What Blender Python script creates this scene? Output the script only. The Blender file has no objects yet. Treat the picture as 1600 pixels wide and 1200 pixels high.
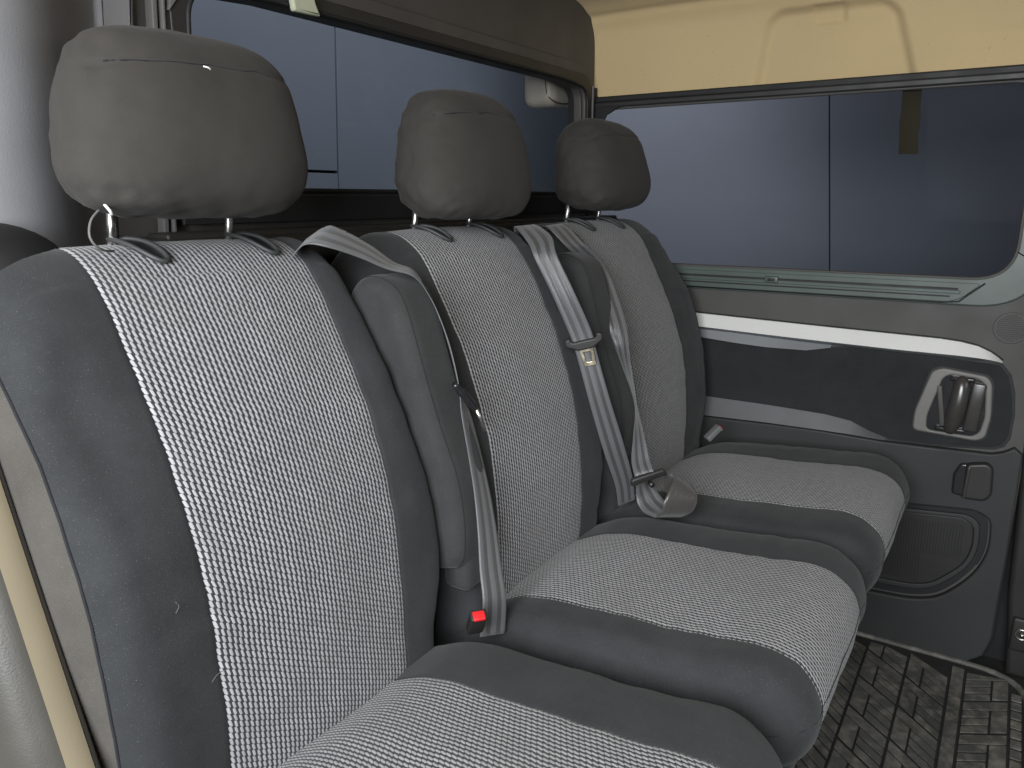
import bpy, bmesh, math, random
from mathutils import Vector, Matrix, noise
random.seed(7)
S = bpy.context.scene
COL = S.collection
R_ = math.radians

# ---------------------------------------------------------------- camera
cam = bpy.data.objects.new('camera', bpy.data.cameras.new('camera'))
COL.objects.link(cam); S.camera = cam
cam.data.sensor_width = 36.0; cam.data.lens = 27.0
cam.data.clip_start = 0.02; cam.data.clip_end = 200
pit, hed = R_(13.586), R_(32.944)
Fv = Vector((math.cos(hed)*math.cos(pit), math.sin(hed)*math.cos(pit), -math.sin(pit)))
Rv = Vector((math.sin(hed), -math.cos(hed), 0)); Uv = Rv.cross(Fv)
M = Matrix((Rv, Uv, -Fv)).transposed().to_4x4(); M.translation = Vector((0, 0, 1.0))
cam.matrix_world = M

# ---------------------------------------------------------------- world and lamps
w = bpy.data.worlds.new('World'); S.world = w; w.use_nodes = True
w.node_tree.nodes['Background'].inputs[0].default_value = (0.62, 0.70, 0.80, 1)
w.node_tree.nodes['Background'].inputs[1].default_value = 0.085
S.view_settings.view_transform = 'Standard'; S.view_settings.look = 'None'
S.view_settings.exposure = 0.65; S.view_settings.gamma = 1.0

def area(name, loc, target, sx, sy, power, col=(1, 1, 1), spread=180):
    l = bpy.data.lights.new(name, 'AREA'); l.shape = 'RECTANGLE'; l.size = sx; l.size_y = sy
    l.energy = power; l.color = col; l.spread = R_(spread)
    o = bpy.data.objects.new(name, l); COL.objects.link(o); o.location = loc
    o.rotation_euler = (Vector(target)-Vector(loc)).to_track_quat('-Z', 'Y').to_euler()
    return o
def spot(name, loc, target, power, ang, blend, col=(1, 1, 1), rad=.2):
    l = bpy.data.lights.new(name, 'SPOT'); l.energy = power; l.spot_size = R_(ang); l.spot_blend = blend
    l.color = col; l.shadow_soft_size = rad
    o = bpy.data.objects.new(name, l); COL.objects.link(o); o.location = loc
    o.rotation_euler = (Vector(target)-Vector(loc)).to_track_quat('-Z', 'Y').to_euler()
area('near_doorway_light', (-.95, -0.05, 1.35), (1.0, .6, .75), 1.2, 1.0, 56, (0.94, 0.97, 1.0))
area('windscreen_light', (1.15, -2.3, 1.75), (1.1, .6, .7), 1.5, .9, 7, (1.0, 0.97, 0.93))
spot('added_falloff_spot', (2.5, 1.5, 2.7), (4.0, 1.7, 1.0), 78, 54, 1.0, (0.93, 0.95, 1.0), .3)  # unseen spot, added so the door-side wall darkens to the right
area('added_wall_wash', (2.0, 1.9, 3.4), (3.0, 3.1, 1.5), 4.6, .4, 21, (0.95, 0.97, 1.0), 95)  # unseen lamp, added to light the back wall evenly

# ---------------------------------------------------------------- materials
class NT:
    def __init__(s, name):
        s.m = bpy.data.materials.new(name); s.m.use_nodes = True
        s.t = s.m.node_tree; s.b = s.t.nodes['Principled BSDF']
    def n(s, typ, **kw):
        x = s.t.nodes.new(typ)
        for k, v in kw.items(): setattr(x, k, v)
        return x
    def put(s, sock, v):
        if isinstance(v, bpy.types.NodeSocket): s.t.links.new(v, sock)
        else: sock.default_value = v
    def math(s, op, a, b=None, c=None):
        x = s.n('ShaderNodeMath', operation=op)
        s.put(x.inputs[0], a)
        if b is not None: s.put(x.inputs[1], b)
        if c is not None: s.put(x.inputs[2], c)
        return x.outputs[0]
    def mix(s, f, a, b):
        x = s.n('ShaderNodeMix', data_type='RGBA')
        s.put(x.inputs[0], f); s.put(x.inputs[6], a); s.put(x.inputs[7], b)
        return x.outputs[2]
    def noise(s, scale, det=3, rough=.5, vec=None, out=0):
        x = s.n('ShaderNodeTexNoise'); x.inputs['Scale'].default_value = scale
        x.inputs['Detail'].default_value = det; x.inputs['Roughness'].default_value = rough
        if vec is None: vec = s.n('ShaderNodeTexCoord').outputs['Object']
        s.t.links.new(vec, x.inputs['Vector'])
        return x.outputs[out]
    def ramp(s, f, lo, hi, a=0., b=1.):
        x = s.n('ShaderNodeMapRange'); s.put(x.inputs[0], f)
        x.inputs[1].default_value = lo; x.inputs[2].default_value = hi
        x.inputs[3].default_value = a; x.inputs[4].default_value = b
        return x.outputs[0]
    def bump(s, h, strength=.3, dist=.001, prev=None):
        x = s.n('ShaderNodeBump'); x.inputs['Strength'].default_value = strength
        x.inputs['Distance'].default_value = dist; s.put(x.inputs['Height'], h)
        if prev is not None: s.t.links.new(prev, x.inputs['Normal'])
        s.t.links.new(x.outputs[0], s.b.inputs['Normal']); return x.outputs[0]
def c4(c): return (c[0], c[1], c[2], 1)

def plastic(name, col, rough=.5, grain=600, gs=.25, var=.12, spec=.5, dust=0):
    t = NT(name); n1 = t.noise(5, 4)
    a = tuple(x*(1-var) for x in col); b = tuple(min(1, x*(1+var)) for x in col)
    colr = t.mix(t.ramp(n1, .3, .7), c4(a), c4(b))
    if dust:
        d = t.math('MULTIPLY', t.ramp(t.noise(26, 8, .72), .46, .74), dust)
        colr = t.mix(d, colr, (.27, .255, .215, 1))
    t.put(t.b.inputs['Base Color'], colr)
    t.put(t.b.inputs['Roughness'], t.ramp(t.noise(14, 4), .3, .7, rough-.06, rough+.08))
    t.b.inputs['Specular IOR Level'].default_value = spec
    if gs: t.bump(t.noise(grain, 2), gs, .0006)
    return t.m
def fabric(name, col, sheen=.10, dust=.5, tws=1.0, mo=.2):
    t = NT(name)
    uvn = t.n('ShaderNodeTexCoord').outputs['UV']
    sp = t.n('ShaderNodeSeparateXYZ'); t.put(sp.inputs[0], uvn)
    u = t.math('MULTIPLY', sp.outputs[0], 1000); v = t.math('MULTIPLY', sp.outputs[1], 1000)
    tw = t.math('SINE', t.math('MULTIPLY', t.math('ADD', u, v), 3.0))     # fine twill, about 2 mm
    tw2 = t.math('SINE', t.math('MULTIPLY', t.math('SUBTRACT', u, v), 3.0))
    tex = t.math('MULTIPLY_ADD', tw, .6, t.math('MULTIPLY', tw2, .25))
    n1 = t.noise(9, 8, .72)
    base = t.mix(t.ramp(n1, .35, .7), c4([x*(1-mo) for x in col]), c4([x*(1+mo) for x in col]))
    lint = t.math('MULTIPLY', t.ramp(t.noise(900, 2, .6), .66, .76), dust)
    base = t.mix(lint, base, (.30, .30, .29, 1))
    base = t.mix(t.math('MULTIPLY', t.ramp(tex, -.8, .8), .22*tws), base, c4([min(1, x*2.0) for x in col]))
    t.put(t.b.inputs['Base Color'], base)
    t.b.inputs['Roughness'].default_value = .92; t.b.inputs['Specular IOR Level'].default_value = .10
    t.b.inputs['Sheen Weight'].default_value = sheen; t.b.inputs['Sheen Roughness'].default_value = .45
    p = t.bump(tex, .35*tws, .0003)
    p = t.bump(t.noise(260, 3, .6), .22, .0006, p)
    t.bump(t.noise(14, 3, .5), .25, .004, p)
    return t.m
def weave(name):
    t = NT(name)
    uvn = t.n('ShaderNodeTexCoord').outputs['UV']
    wob = t.n('ShaderNodeTexNoise'); wob.inputs['Scale'].default_value = 60; t.put(wob.inputs['Vector'], uvn)
    sp = t.n('ShaderNodeSeparateXYZ'); t.put(sp.inputs[0], uvn)
    wo = t.math('MULTIPLY', t.math('SUBTRACT', wob.outputs[0], .5), .0016)
    u = t.math('DIVIDE', t.math('ADD', sp.outputs[0], wo), .0066)
    fl = t.math('FLOOR', u); fu = t.math('SUBTRACT', t.math('SUBTRACT', u, fl), .5)
    v = t.math('ADD', t.math('DIVIDE', t.math('ADD', sp.outputs[1], wo), .0078), t.math('MULTIPLY', fl, .5))
    v = t.math('ADD', v, t.math('MULTIPLY', fu, .30))
    vf = t.math('FLOOR', v); fv = t.math('SUBTRACT', t.math('SUBTRACT', v, vf), .5)
    a = t.math('POWER', t.math('ABSOLUTE', t.math('DIVIDE', t.math('ADD', t.math('ADD', fu, .14), t.math('MULTIPLY', fv, .26)), .275)), 2.6)
    b = t.math('POWER', t.math('ABSOLUTE', t.math('DIVIDE', fv, .50)), 3.6)
    d = t.math('ADD', a, b)
    mask = t.ramp(d, 1.25, .75)
    wn = t.n('ShaderNodeTexWhiteNoise', noise_dimensions='2D')
    cb = t.n('ShaderNodeCombineXYZ'); t.put(cb.inputs[0], fl); t.put(cb.inputs[1], vf); t.put(wn.inputs['Vector'], cb.outputs[0])
    vv = t.ramp(wn.outputs['Value'], 0, 1, .80, 1.0)
    thread = t.ramp(t.math('SINE', t.math('MULTIPLY', u, 6.283*5)), -1, 1, .9, 1.05)
    light = t.n('ShaderNodeVectorMath', operation='SCALE'); light.inputs[0].default_value = (.42, .42, .435)
    t.put(light.inputs['Scale'], t.math('MULTIPLY', vv, thread))
    dk = t.mix(t.ramp(fu, .1, .45), (.018, .0195, .022, 1), (.032, .034, .039, 1))
    col = t.mix(mask, dk, light.outputs[0])
    soil = t.math('MULTIPLY', t.ramp(t.noise(6, 5, .6), .45, .75), .22)
    col = t.mix(soil, col, (.12, .115, .10, 1))
    t.put(t.b.inputs['Base Color'], col)
    t.b.inputs['Roughness'].default_value = .8; t.b.inputs['Specular IOR Level'].default_value = .3
    t.b.inputs['Sheen Weight'].default_value = .15
    h = t.ramp(d, 1.6, .1)
    p = t.bump(h, .45, .0007)
    t.bump(t.noise(16, 3, .5), .25, .004, p)
    return t.m
def webbing(name, striped=True):
    t = NT(name)
    uvn = t.n('ShaderNodeTexCoord').outputs['UV']
    sp = t.n('ShaderNodeSeparateXYZ'); t.put(sp.inputs[0], uvn)
    u, v = sp.outputs[0], sp.outputs[1]
    s1 = t.math('SINE', t.math('MULTIPLY', t.math('ADD', u, -.25), 6.283*2.0))   # two darker stripes
    st = t.ramp(t.math('SINE', t.math('MULTIPLY', u, 6.283*2.5)), -.35, .05)
    st = t.math('MAXIMUM', st, 0)
    col = t.mix(st, (.040, .038, .037, 1), (.098, .100, .106, 1))
    if not striped: col = t.mix(.0, (.040, .036, .033, 1), (0, 0, 0, 1))
    chev = t.math('SINE', t.math('MULTIPLY', t.math('ADD', t.math('MULTIPLY', v, 420), t.math('MULTIPLY', t.math('PINGPONG', u, .1), 40)), 6.283))
    col = t.mix(t.ramp(chev, -1, 1, 0, .16), col, (.22, .22, .22, 1))
    t.put(t.b.inputs['Base Color'], col)
    t.b.inputs['Roughness'].default_value = .36 if striped else .27; t.b.inputs['Specular IOR Level'].default_value = .65
    t.b.inputs['Sheen Weight'].default_value = .2
    p = t.bump(chev, .25, .0004); t.bump(st, .4 if striped else .05, .0006, p)
    return t.m
def cloth(name, col):
    t = NT(name)
    n1 = t.noise(3, 4)
    base = t.mix(t.ramp(n1, .3, .7), c4([x*.94 for x in col]), c4([x*1.04 for x in col]))
    base = t.mix(t.math('MULTIPLY', t.ramp(t.noise(520, 3, .7), .45, .75), .22), base, c4([x*.72 for x in col]))
    spk = t.math('MULTIPLY', t.ramp(t.noise(150, 2, .5), .70, .76), .5)
    base = t.mix(spk, base, c4([x*.5 for x in col]))
    t.put(t.b.inputs['Base Color'], base); t.b.inputs['Roughness'].default_value = .95
    t.b.inputs['Sheen Weight'].default_value = .15; t.b.inputs['Specular IOR Level'].default_value = .15
    p = t.bump(t.noise(380, 3, .7), .45, .0011); t.bump(t.noise(45, 4, .6), .35, .0025, p); return t.m
def metal(name, col, rough=.3):
    t = NT(name); t.b.inputs['Base Color'].default_value = c4(col); t.b.inputs['Metallic'].default_value = 1
    t.put(t.b.inputs['Roughness'], t.ramp(t.noise(90, 3), .3, .7, rough-.08, rough+.1)); return t.m
def wallmat(name, col, k=.10):
    t = NT(name); n1 = t.noise(.9, 5, .6)
    base = t.mix(t.ramp(n1, .3, .72), c4([x*.93 for x in col]), c4([x*1.07 for x in col]))
    mp = t.n('ShaderNodeMapping'); mp.inputs['Scale'].default_value = (1.4, 1.4, 5)
    t.put(mp.inputs[0], t.n('ShaderNodeTexCoord').outputs['Object'])
    sc = t.math('MULTIPLY', t.ramp(t.noise(2.2, 6, .62, mp.outputs[0]), .56, .76), k)
    base = t.mix(sc, base, (.32, .34, .37, 1))
    t.put(t.b.inputs['Base Color'], base); t.b.inputs['Roughness'].default_value = .75
    t.b.inputs['Specular IOR Level'].default_value = .2
    return t.m
def glassmat(name):
    m = bpy.data.materials.new(name); m.use_nodes = True; nt = m.node_tree; nt.nodes.clear()
    o = nt.nodes.new('ShaderNodeOutputMaterial'); mx = nt.nodes.new('ShaderNodeMixShader')
    tr = nt.nodes.new('ShaderNodeBsdfTransparent'); gl = nt.nodes.new('ShaderNodeBsdfGlossy')
    tr.inputs[0].default_value = (.93, .95, .95, 1); gl.inputs['Roughness'].default_value = .03
    gl.inputs[0].default_value = (.10, .10, .10, 1)
    fr = nt.nodes.new('ShaderNodeFresnel'); fr.inputs[0].default_value = 1.08
    nt.links.new(fr.outputs[0], mx.inputs[0]); nt.links.new(tr.outputs[0], mx.inputs[1]); nt.links.new(gl.outputs[0], mx.inputs[2])
    nt.links.new(mx.outputs[0], o.inputs[0]); return m

M_fab = fabric('charcoal_fabric', (.034, .0357, .0375))
M_head = fabric('headrest_fabric', (.047, .0440, .0400), .05, .15, .25, .07)
M_gusset = fabric('side_fabric', (.070, .065, .058), .1)
M_pad = fabric('pad_fabric', (.036, .0368, .0370))
M_weave = weave('woven_fabric')
M_belt = webbing('belt_webbing')
M_belt2 = webbing('belt_webbing_underside', False)
M_pipe = fabric('piping_fabric', (.022, .023, .026), .1, 0)
M_ceil = cloth('headliner_cloth', (.57, .44, .245))
M_trim = plastic('grey_trim', (.125, .122, .118), .62, 420, .5)
M_door = plastic('door_plastic', (.066, .0635, .060), .6, 700, .45)
M_lower_shaded = plastic('door_lower_shaded', (.027, .0275, .028), .6, 700, .45)  # door plastic with the shade near the floor put into its colour
M_inset = fabric('door_fabric', (.027, .029, .030), .06, .1)
M_green = plastic('window_trim_plastic', (.075, .098, .087), .40, 500, .15)
M_dark = plastic('dark_plastic', (.022, .021, .020), .5, 500, .2)
M_brown = plastic('frame_plastic', (.066, .061, .056), .55, 500, .25)
M_black = plastic('black_rubber', (.010, .010, .011), .6, 300, .1)
M_gloss = plastic('gloss_black', (.020, .020, .022), .22, 300, .0, .1, .6)
M_silver = plastic('satin_silver', (.70, .70, .68), .35, 800, .06, .03)
M_lip = plastic('grey_lip', (.20, .21, .22), .5, 700, .2)
M_ledge = plastic('grey_ledge', (.095, .099, .103), .55, 700, .4)
M_bezel = plastic('bezel_plastic', (.17, .165, .155), .5, 700, .3)
M_bar = plastic('handle_plastic', (.045, .042, .040), .25, 700, .05, .1, .7)
M_pillar = plastic('pillar_plastic', (.22, .22, .23), .6, 420, .35)
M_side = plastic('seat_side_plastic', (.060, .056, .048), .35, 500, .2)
M_highlight = plastic('painted_highlight', (.22, .185, .125), .4, 500, .1)  # pale colour of the highlight painted along the trim ridge
M_beige = plastic('beige_plastic', (.66, .56, .47), .35, 300, .1)
M_steel = metal('steel', (.62, .60, .57), .3)
M_tongue = metal('tongue_steel', (.70, .62, .46), .28)
M_mat = plastic('mat_rubber', (.070, .069, .063), .55, 200, .6, .3, .45, .75)
M_matbase = plastic('mat_groove', (.014, .014, .0135), .7, 200, .4)
M_floor = plastic('floor_carpet', (.014, .014, .014), .9, 300, .8)
M_wall = wallmat('studio_wall_paint', (.150, .165, .205))
M_joint = plastic('joint_black', (.004, .004, .005), .8, 100, 0)
M_wall2 = wallmat('door_side_wall_paint', (.150, .156, .190), .04)
M_glass = glassmat('window_glass')
M_red = plastic('red_plastic', (.75, .02, .025), .35, 300, 0, .05)
M_buckle = plastic('buckle_plastic', (.16, .165, .165), .4, 400, .1)
M_tint = plastic('tape_plastic', (.055, .050, .035), .35, 120, .4, .3)
M_tape = plastic('tape', (.030, .027, .018), .85, 120, .4, .3, .1)
M_slot = plastic('slot_rubber', (.038, .040, .040), .5, 300, .1)
M_thread = plastic('white_thread', (.7, .7, .68), .8, 300, 0)
M_tab = plastic('yellow_foam', (.42, .43, .31), .8, 200, .4)

# ---------------------------------------------------------------- helpers
def tag(o, label=None, cat=None, group=None, kind=None):
    for k, v in (('label', label), ('category', cat), ('group', group), ('kind', kind)):
        if v: o[k] = v
    return o
def empty(name, loc, label, cat, group=None):
    o = bpy.data.objects.new(name, None); COL.objects.link(o); o.location = loc
    o.empty_display_size = .05
    return tag(o, label, cat, group)
def own(o, parent):
    if parent is not None:
        o.parent = parent
        if parent.parent is None: o.matrix_parent_inverse = Matrix.Translation(parent.location).inverted()
    return o
def mesh(name, verts, faces, mat, parent=None, uvs=None, smooth=True, mats=None):
    me = bpy.data.meshes.new(name); me.from_pydata([tuple(v) for v in verts], [], faces)
    if uvs is not None:
        l = me.uv_layers.new(name='UVMap')
        for p in me.polygons:
            for li in p.loop_indices: l.data[li].uv = uvs[me.loops[li].vertex_index]
    me.materials.append(mat)
    if smooth: me.polygons.foreach_set('use_smooth', [True]*len(me.polygons))
    me.update()
    o = bpy.data.objects.new(name, me); COL.objects.link(o)
    return own(o, parent)
def bm_obj(name, bm, mat, parent=None, smooth=True):
    me = bpy.data.meshes.new(name); bm.to_mesh(me); bm.free(); me.materials.append(mat)
    if smooth: me.polygons.foreach_set('use_smooth', [True]*len(me.polygons))
    o = bpy.data.objects.new(name, me); COL.objects.link(o); return own(o, parent)
def autosmooth(o, ang=35):
    me = o.data; bm = bmesh.new(); bm.from_mesh(me)
    for e in bm.edges:
        if len(e.link_faces) == 2 and e.calc_face_angle(0) > R_(ang): e.smooth = False
    bm.to_mesh(me); bm.free(); return o

def DOORM(x):   # local (a, b, n) -> world (x - n, y = -a, z = b)
    return Matrix(((0, 0, -1, x), (-1, 0, 0, 0), (0, 1, 0, 0), (0, 0, 0, 1)))
def BACKM(y):   # local (a, b, n) -> world (a, y - n, b)
    return Matrix(((1, 0, 0, 0), (0, 0, -1, y), (0, 1, 0, 0), (0, 0, 0, 1)))
def rounded(pts, r, seg=7):
    out = []; n = len(pts)
    rr = r if isinstance(r, (list, tuple)) else [r]*n
    for i in range(n):
        p = Vector(pts[i][:2]); a = Vector(pts[i-1][:2]); b = Vector(pts[(i+1) % n][:2]); q = rr[i]
        if q <= 0: out.append(tuple(p)); continue
        da = (a-p); db = (b-p); k = min(q, da.length*.49, db.length*.49)
        A = p+da.normalized()*k; B = p+db.normalized()*k
        for s in range(seg+1):
            t = s/seg; out.append(tuple(A*(1-t)**2 + p*2*t*(1-t) + B*t*t))
    return out
def plate(name, loops, mat, parent, Mx, depth, bev=.002, flip=False, seg=2):
    """filled outline (with holes) extruded towards the room, edges bevelled; loops are in (a, b)"""
    cu = bpy.data.curves.new('tmp', 'CURVE'); cu.dimensions = '2D'; cu.fill_mode = 'BOTH'
    cu.extrude = max(1e-5, depth/2-bev); cu.bevel_depth = bev; cu.bevel_resolution = seg; cu.offset = -bev
    for lp in loops:
        sp = cu.splines.new('POLY'); sp.points.add(len(lp)-1); sp.use_cyclic_u = True
        for i, p in enumerate(lp): sp.points[i].co = (p[0], p[1], 0, 1)
    o = bpy.data.objects.new('tmp', cu); COL.objects.link(o)
    dg = bpy.context.evaluated_depsgraph_get()
    me = bpy.data.meshes.new_from_object(o.evaluated_get(dg)); me.name = name
    bpy.data.objects.remove(o); bpy.data.curves.remove(cu)
    me.transform(Matrix.Translation((0, 0, depth/2))); me.transform(Mx)
    me.materials.clear(); me.materials.append(mat)
    bm = bmesh.new(); bm.from_mesh(me); bmesh.ops.remove_doubles(bm, verts=bm.verts, dist=1e-6)
    bmesh.ops.recalc_face_normals(bm, faces=bm.faces)
    pn_ = Mx.to_3x3().col[2].normalized()
    for f in bm.faces: f.smooth = abs(f.normal.dot(pn_)) < .9995
    for e in bm.edges:
        if len(e.link_faces) == 2 and e.calc_face_angle(0) > R_(30): e.smooth = False
    bm.to_mesh(me); bm.free()
    ob = bpy.data.objects.new(name, me); COL.objects.link(ob)
    return own(ob, parent)
def Y(pts): return [(-p[0], p[1]) for p in pts]      # door outlines are written as (y, z)
def catmull(pts, n=8, closed=False):
    P = [Vector(p) for p in pts]; out = []; m = len(P)
    for i in range(m if closed else m-1):
        p0 = P[i-1] if (closed or i > 0) else P[0]*2-P[1]
        p1 = P[i]; p2 = P[(i+1) % m]
        p3 = P[(i+2) % m] if (closed or i+2 < m) else P[-1]*2-P[-2]
        for s in range(n):
            t = s/n
            out.append(.5*((2*p1)+(p2-p0)*t+(2*p0-5*p1+4*p2-p3)*t*t+(3*p1-p0-3*p2+p3)*t**3))
    if not closed: out.append(P[-1])
    return out
def tube(name, path, r, mat, parent=None, seg=8, closed=False, caps=True):
    P = [Vector(p) for p in path]; V = []; Fc = []; n = len(P); up = None
    for i, p in enumerate(P):
        a = P[(i-1) % n] if (closed or i > 0) else p; b = P[(i+1) % n] if (closed or i < n-1) else p
        t = (b-a).normalized()
        if up is None:
            up = t.orthogonal().normalized()
        up = (up - t*up.dot(t)).normalized(); s = t.cross(up)
        rr = r[i] if isinstance(r, (list, tuple)) else r
        for k in range(seg):
            an = 2*math.pi*k/seg; V.append(p+up*math.cos(an)*rr+s*math.sin(an)*rr)
    for i in range(n if closed else n-1):
        j = (i+1) % n
        for k in range(seg):
            Fc.append((i*seg+k, i*seg+(k+1) % seg, j*seg+(k+1) % seg, j*seg+k))
    if not closed and caps:
        Fc.append(tuple(range(seg))[::-1]); Fc.append(tuple((n-1)*seg+k for k in range(seg)))
    return mesh(name, V, Fc, mat, parent)
def rbox(name, c, size, r, mat, parent=None, rot=None, seg=3):
    bm = bmesh.new(); bmesh.ops.create_cube(bm, size=1)
    bmesh.ops.scale(bm, vec=size, verts=bm.verts)
    bmesh.ops.bevel(bm, geom=bm.edges[:], offset=r, segments=seg, profile=.5, affect='EDGES')
    if rot is not None: bmesh.ops.transform(bm, matrix=rot.to_4x4(), verts=bm.verts)
    bmesh.ops.translate(bm, vec=c, verts=bm.verts)
    return autosmooth(bm_obj(name, bm, mat, parent), 50)
def sstep(a, b, x):
    t = max(0, min(1, (x-a)/(b-a))); return t*t*(3-2*t)
def gauss(x, s): return math.exp(-(x/s)**2)

# ---------------------------------------------------------------- studio surroundings
def box_bm(bm, x0, x1, y0, y1, z0, z1):
    vs = [bm.verts.new(p) for p in ((x0, y0, z0), (x1, y0, z0), (x1, y1, z0), (x0, y1, z0), (x0, y0, z1), (x1, y0, z1), (x1, y1, z1), (x0, y1, z1))]
    for f in ((3, 2, 1, 0), (4, 5, 6, 7), (0, 1, 5, 4), (1, 2, 6, 5), (2, 3, 7, 6), (3, 0, 4, 7)): bm.faces.new([vs[i] for i in f])
g = bm_obj('ground', (lambda bm: (box_bm(bm, -8, 9, -8, 9, -.60, -.55), bm)[1])(bmesh.new()), plastic('ground_concrete', (.22, .22, .22), .8, 60, .3), None, False)
tag(g, kind='structure')

wr = empty('panelled_wall', (3.0, 3.0, -.55), 'slate blue panelled wall seen through the window behind the seats', 'wall')
def quadpanel(name, pts, Mx, mat, parent, th=.03, bev=.0):
    return plate(name, [pts], mat, parent, Mx, th, bev if bev else .0015)
B = BACKM(3.06)
# backing sheet, then panels proud of it; the joints lean a touch as in the photograph
plate('backing', [[(-.4, -.5), (6.9, -.5), (6.9, 3.2), (-.4, 3.2)]], M_joint, wr, BACKM(3.08), .02, .001)
quadpanel('panel', [(-.4, -.5), (2.978, -.5), (2.998, 1.126), (-.4, 1.126)], B, M_wall, wr)
quadpanel('panel', [(-.4, 1.140), (2.998, 1.140), (3.090, 3.2), (-.4, 3.2)], B, M_wall, wr)
quadpanel('panel', [(2.981, -.5), (6.9, -.5), (6.9, 3.2), (3.104, 3.2), (3.010, 1.128)], B, M_wall, wr)

ws = empty('studio_wall', (4.0, .8, -.55), 'dark slate wall of two tall panels seen through the sliding door window', 'wall')
Dm = DOORM(4.03)
plate('backing', [Y([(2.08, -.5), (-2.5, -.5), (-2.5, 3.2), (2.08, 3.2)])], M_joint, ws, DOORM(4.05), .02, .001)
quadpanel('panel', Y([(2.08, -.5), (.652, -.5), (.752, .651), (.829, 1.477), (.985, 3.2), (2.08, 3.2)]), Dm, M_wall2, ws)
quadpanel('panel', Y([(.646, -.5), (-2.5, -.5), (-2.5, 3.2), (.979, 3.2), (.823, 1.477), (.746, .651)]), Dm, M_wall2, ws)

# ---------------------------------------------------------------- van floor and mat
fl = rbox('floor', (.9, -.1, -.165), (2.5, 2.6, .07), .01, M_floor); tag(fl, kind='structure')
mat = empty('floor_mat', (1.5, 0, -.125), 'black ribbed rubber mat dusted with dried mud, on the floor in front of the seats', 'floor mat')
mo = rounded([(2.03, .6), (2.03, -.155), (.2, -.155), (.2, .6)], [.02, .12, .05, .02], 8)
MATM = Matrix.Translation((0, 0, -.13))
plate('mat_base', [mo], M_matbase, mat, MATM, .007, .002)
edge = [(p[0], p[1], -.122) for p in mo]
tube('raised_rim', edge, .008, M_mat, mat, 8, True)
ribcache = {}
def rib(pts, h=.0030):
    plate('rib', [rounded(pts, .003, 2)], M_mat, mat, Matrix.Translation((0, 0, -.1232)), h, .0012, seg=1)
def clipx(x): return min(2.005, x)
def band(y0, y1, xs, slope, big):
    """one column of the mat between y0 > y1: diagonal bars, blocks and short ribs"""
    w_ = y0-y1; g_ = .0018
    def X_(x, y): return x - slope*(y0-y)
    def para(xa, xb, ya, yb):
        pts = [(clipx(X_(xa, ya)), ya), (clipx(X_(xb, ya)), ya), (clipx(X_(xb, yb)), yb), (clipx(X_(xa, yb)), yb)]
        if min(p[0] for p in pts) > 1.99: return
        if len({(round(p[0], 3), round(p[1], 3)) for p in pts}) < 4: return
        rib(pts)
    P = .132; x = xs
    while x > 1.28:
        para(x-.033, x, y0-g_, y1+g_)                       # full-width bar
        ys = y0-g_-(w_-2*g_)*.36
        if big:
            para(x-.122, x-.037, y0-g_, ys)                 # block
            for k in range(3): para(x-.0625-k*.0305, x-.037-k*.0305, ys-.004, y1+g_)
        else:
            ys = y1+g_+(w_-2*g_)*.36
            para(x-.122, x-.037, ys, y1+g_)
            for k in range(3): para(x-.0625-k*.0305, x-.037-k*.0305, y0-g_, ys+.004)
        x -= P
band(.285, .192, 2.10, 1.0, True)
band(.190, .097, 2.095, .85, True)
band(.095, .005, 2.02, .95, True)
rib([(2.0, .001), (2.0, -.025), (1.25, -.025), (1.25, .001)])
band(-.029, -.118, 1.985, -.60, False)
x = 1.95
while x > 1.3:
    rib([(x, -.122), (x-.03, -.122), (x-.03, -.143), (x, -.143)]); x -= .037

# ---------------------------------------------------------------- headliner
hl = empty('headliner', (1.2, .2, 1.28), 'beige cloth roof lining with a moulded recess above the sliding door window', 'roof lining')
prof = catmull([(2.052, 1.272), (2.050, 1.33), (2.044, 1.40), (2.028, 1.452), (1.985, 1.487), (1.90, 1.508), (1.7, 1.525), (1.3, 1.54), (.8, 1.545), (.2, 1.545), (-.35, 1.53)], 10)
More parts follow.
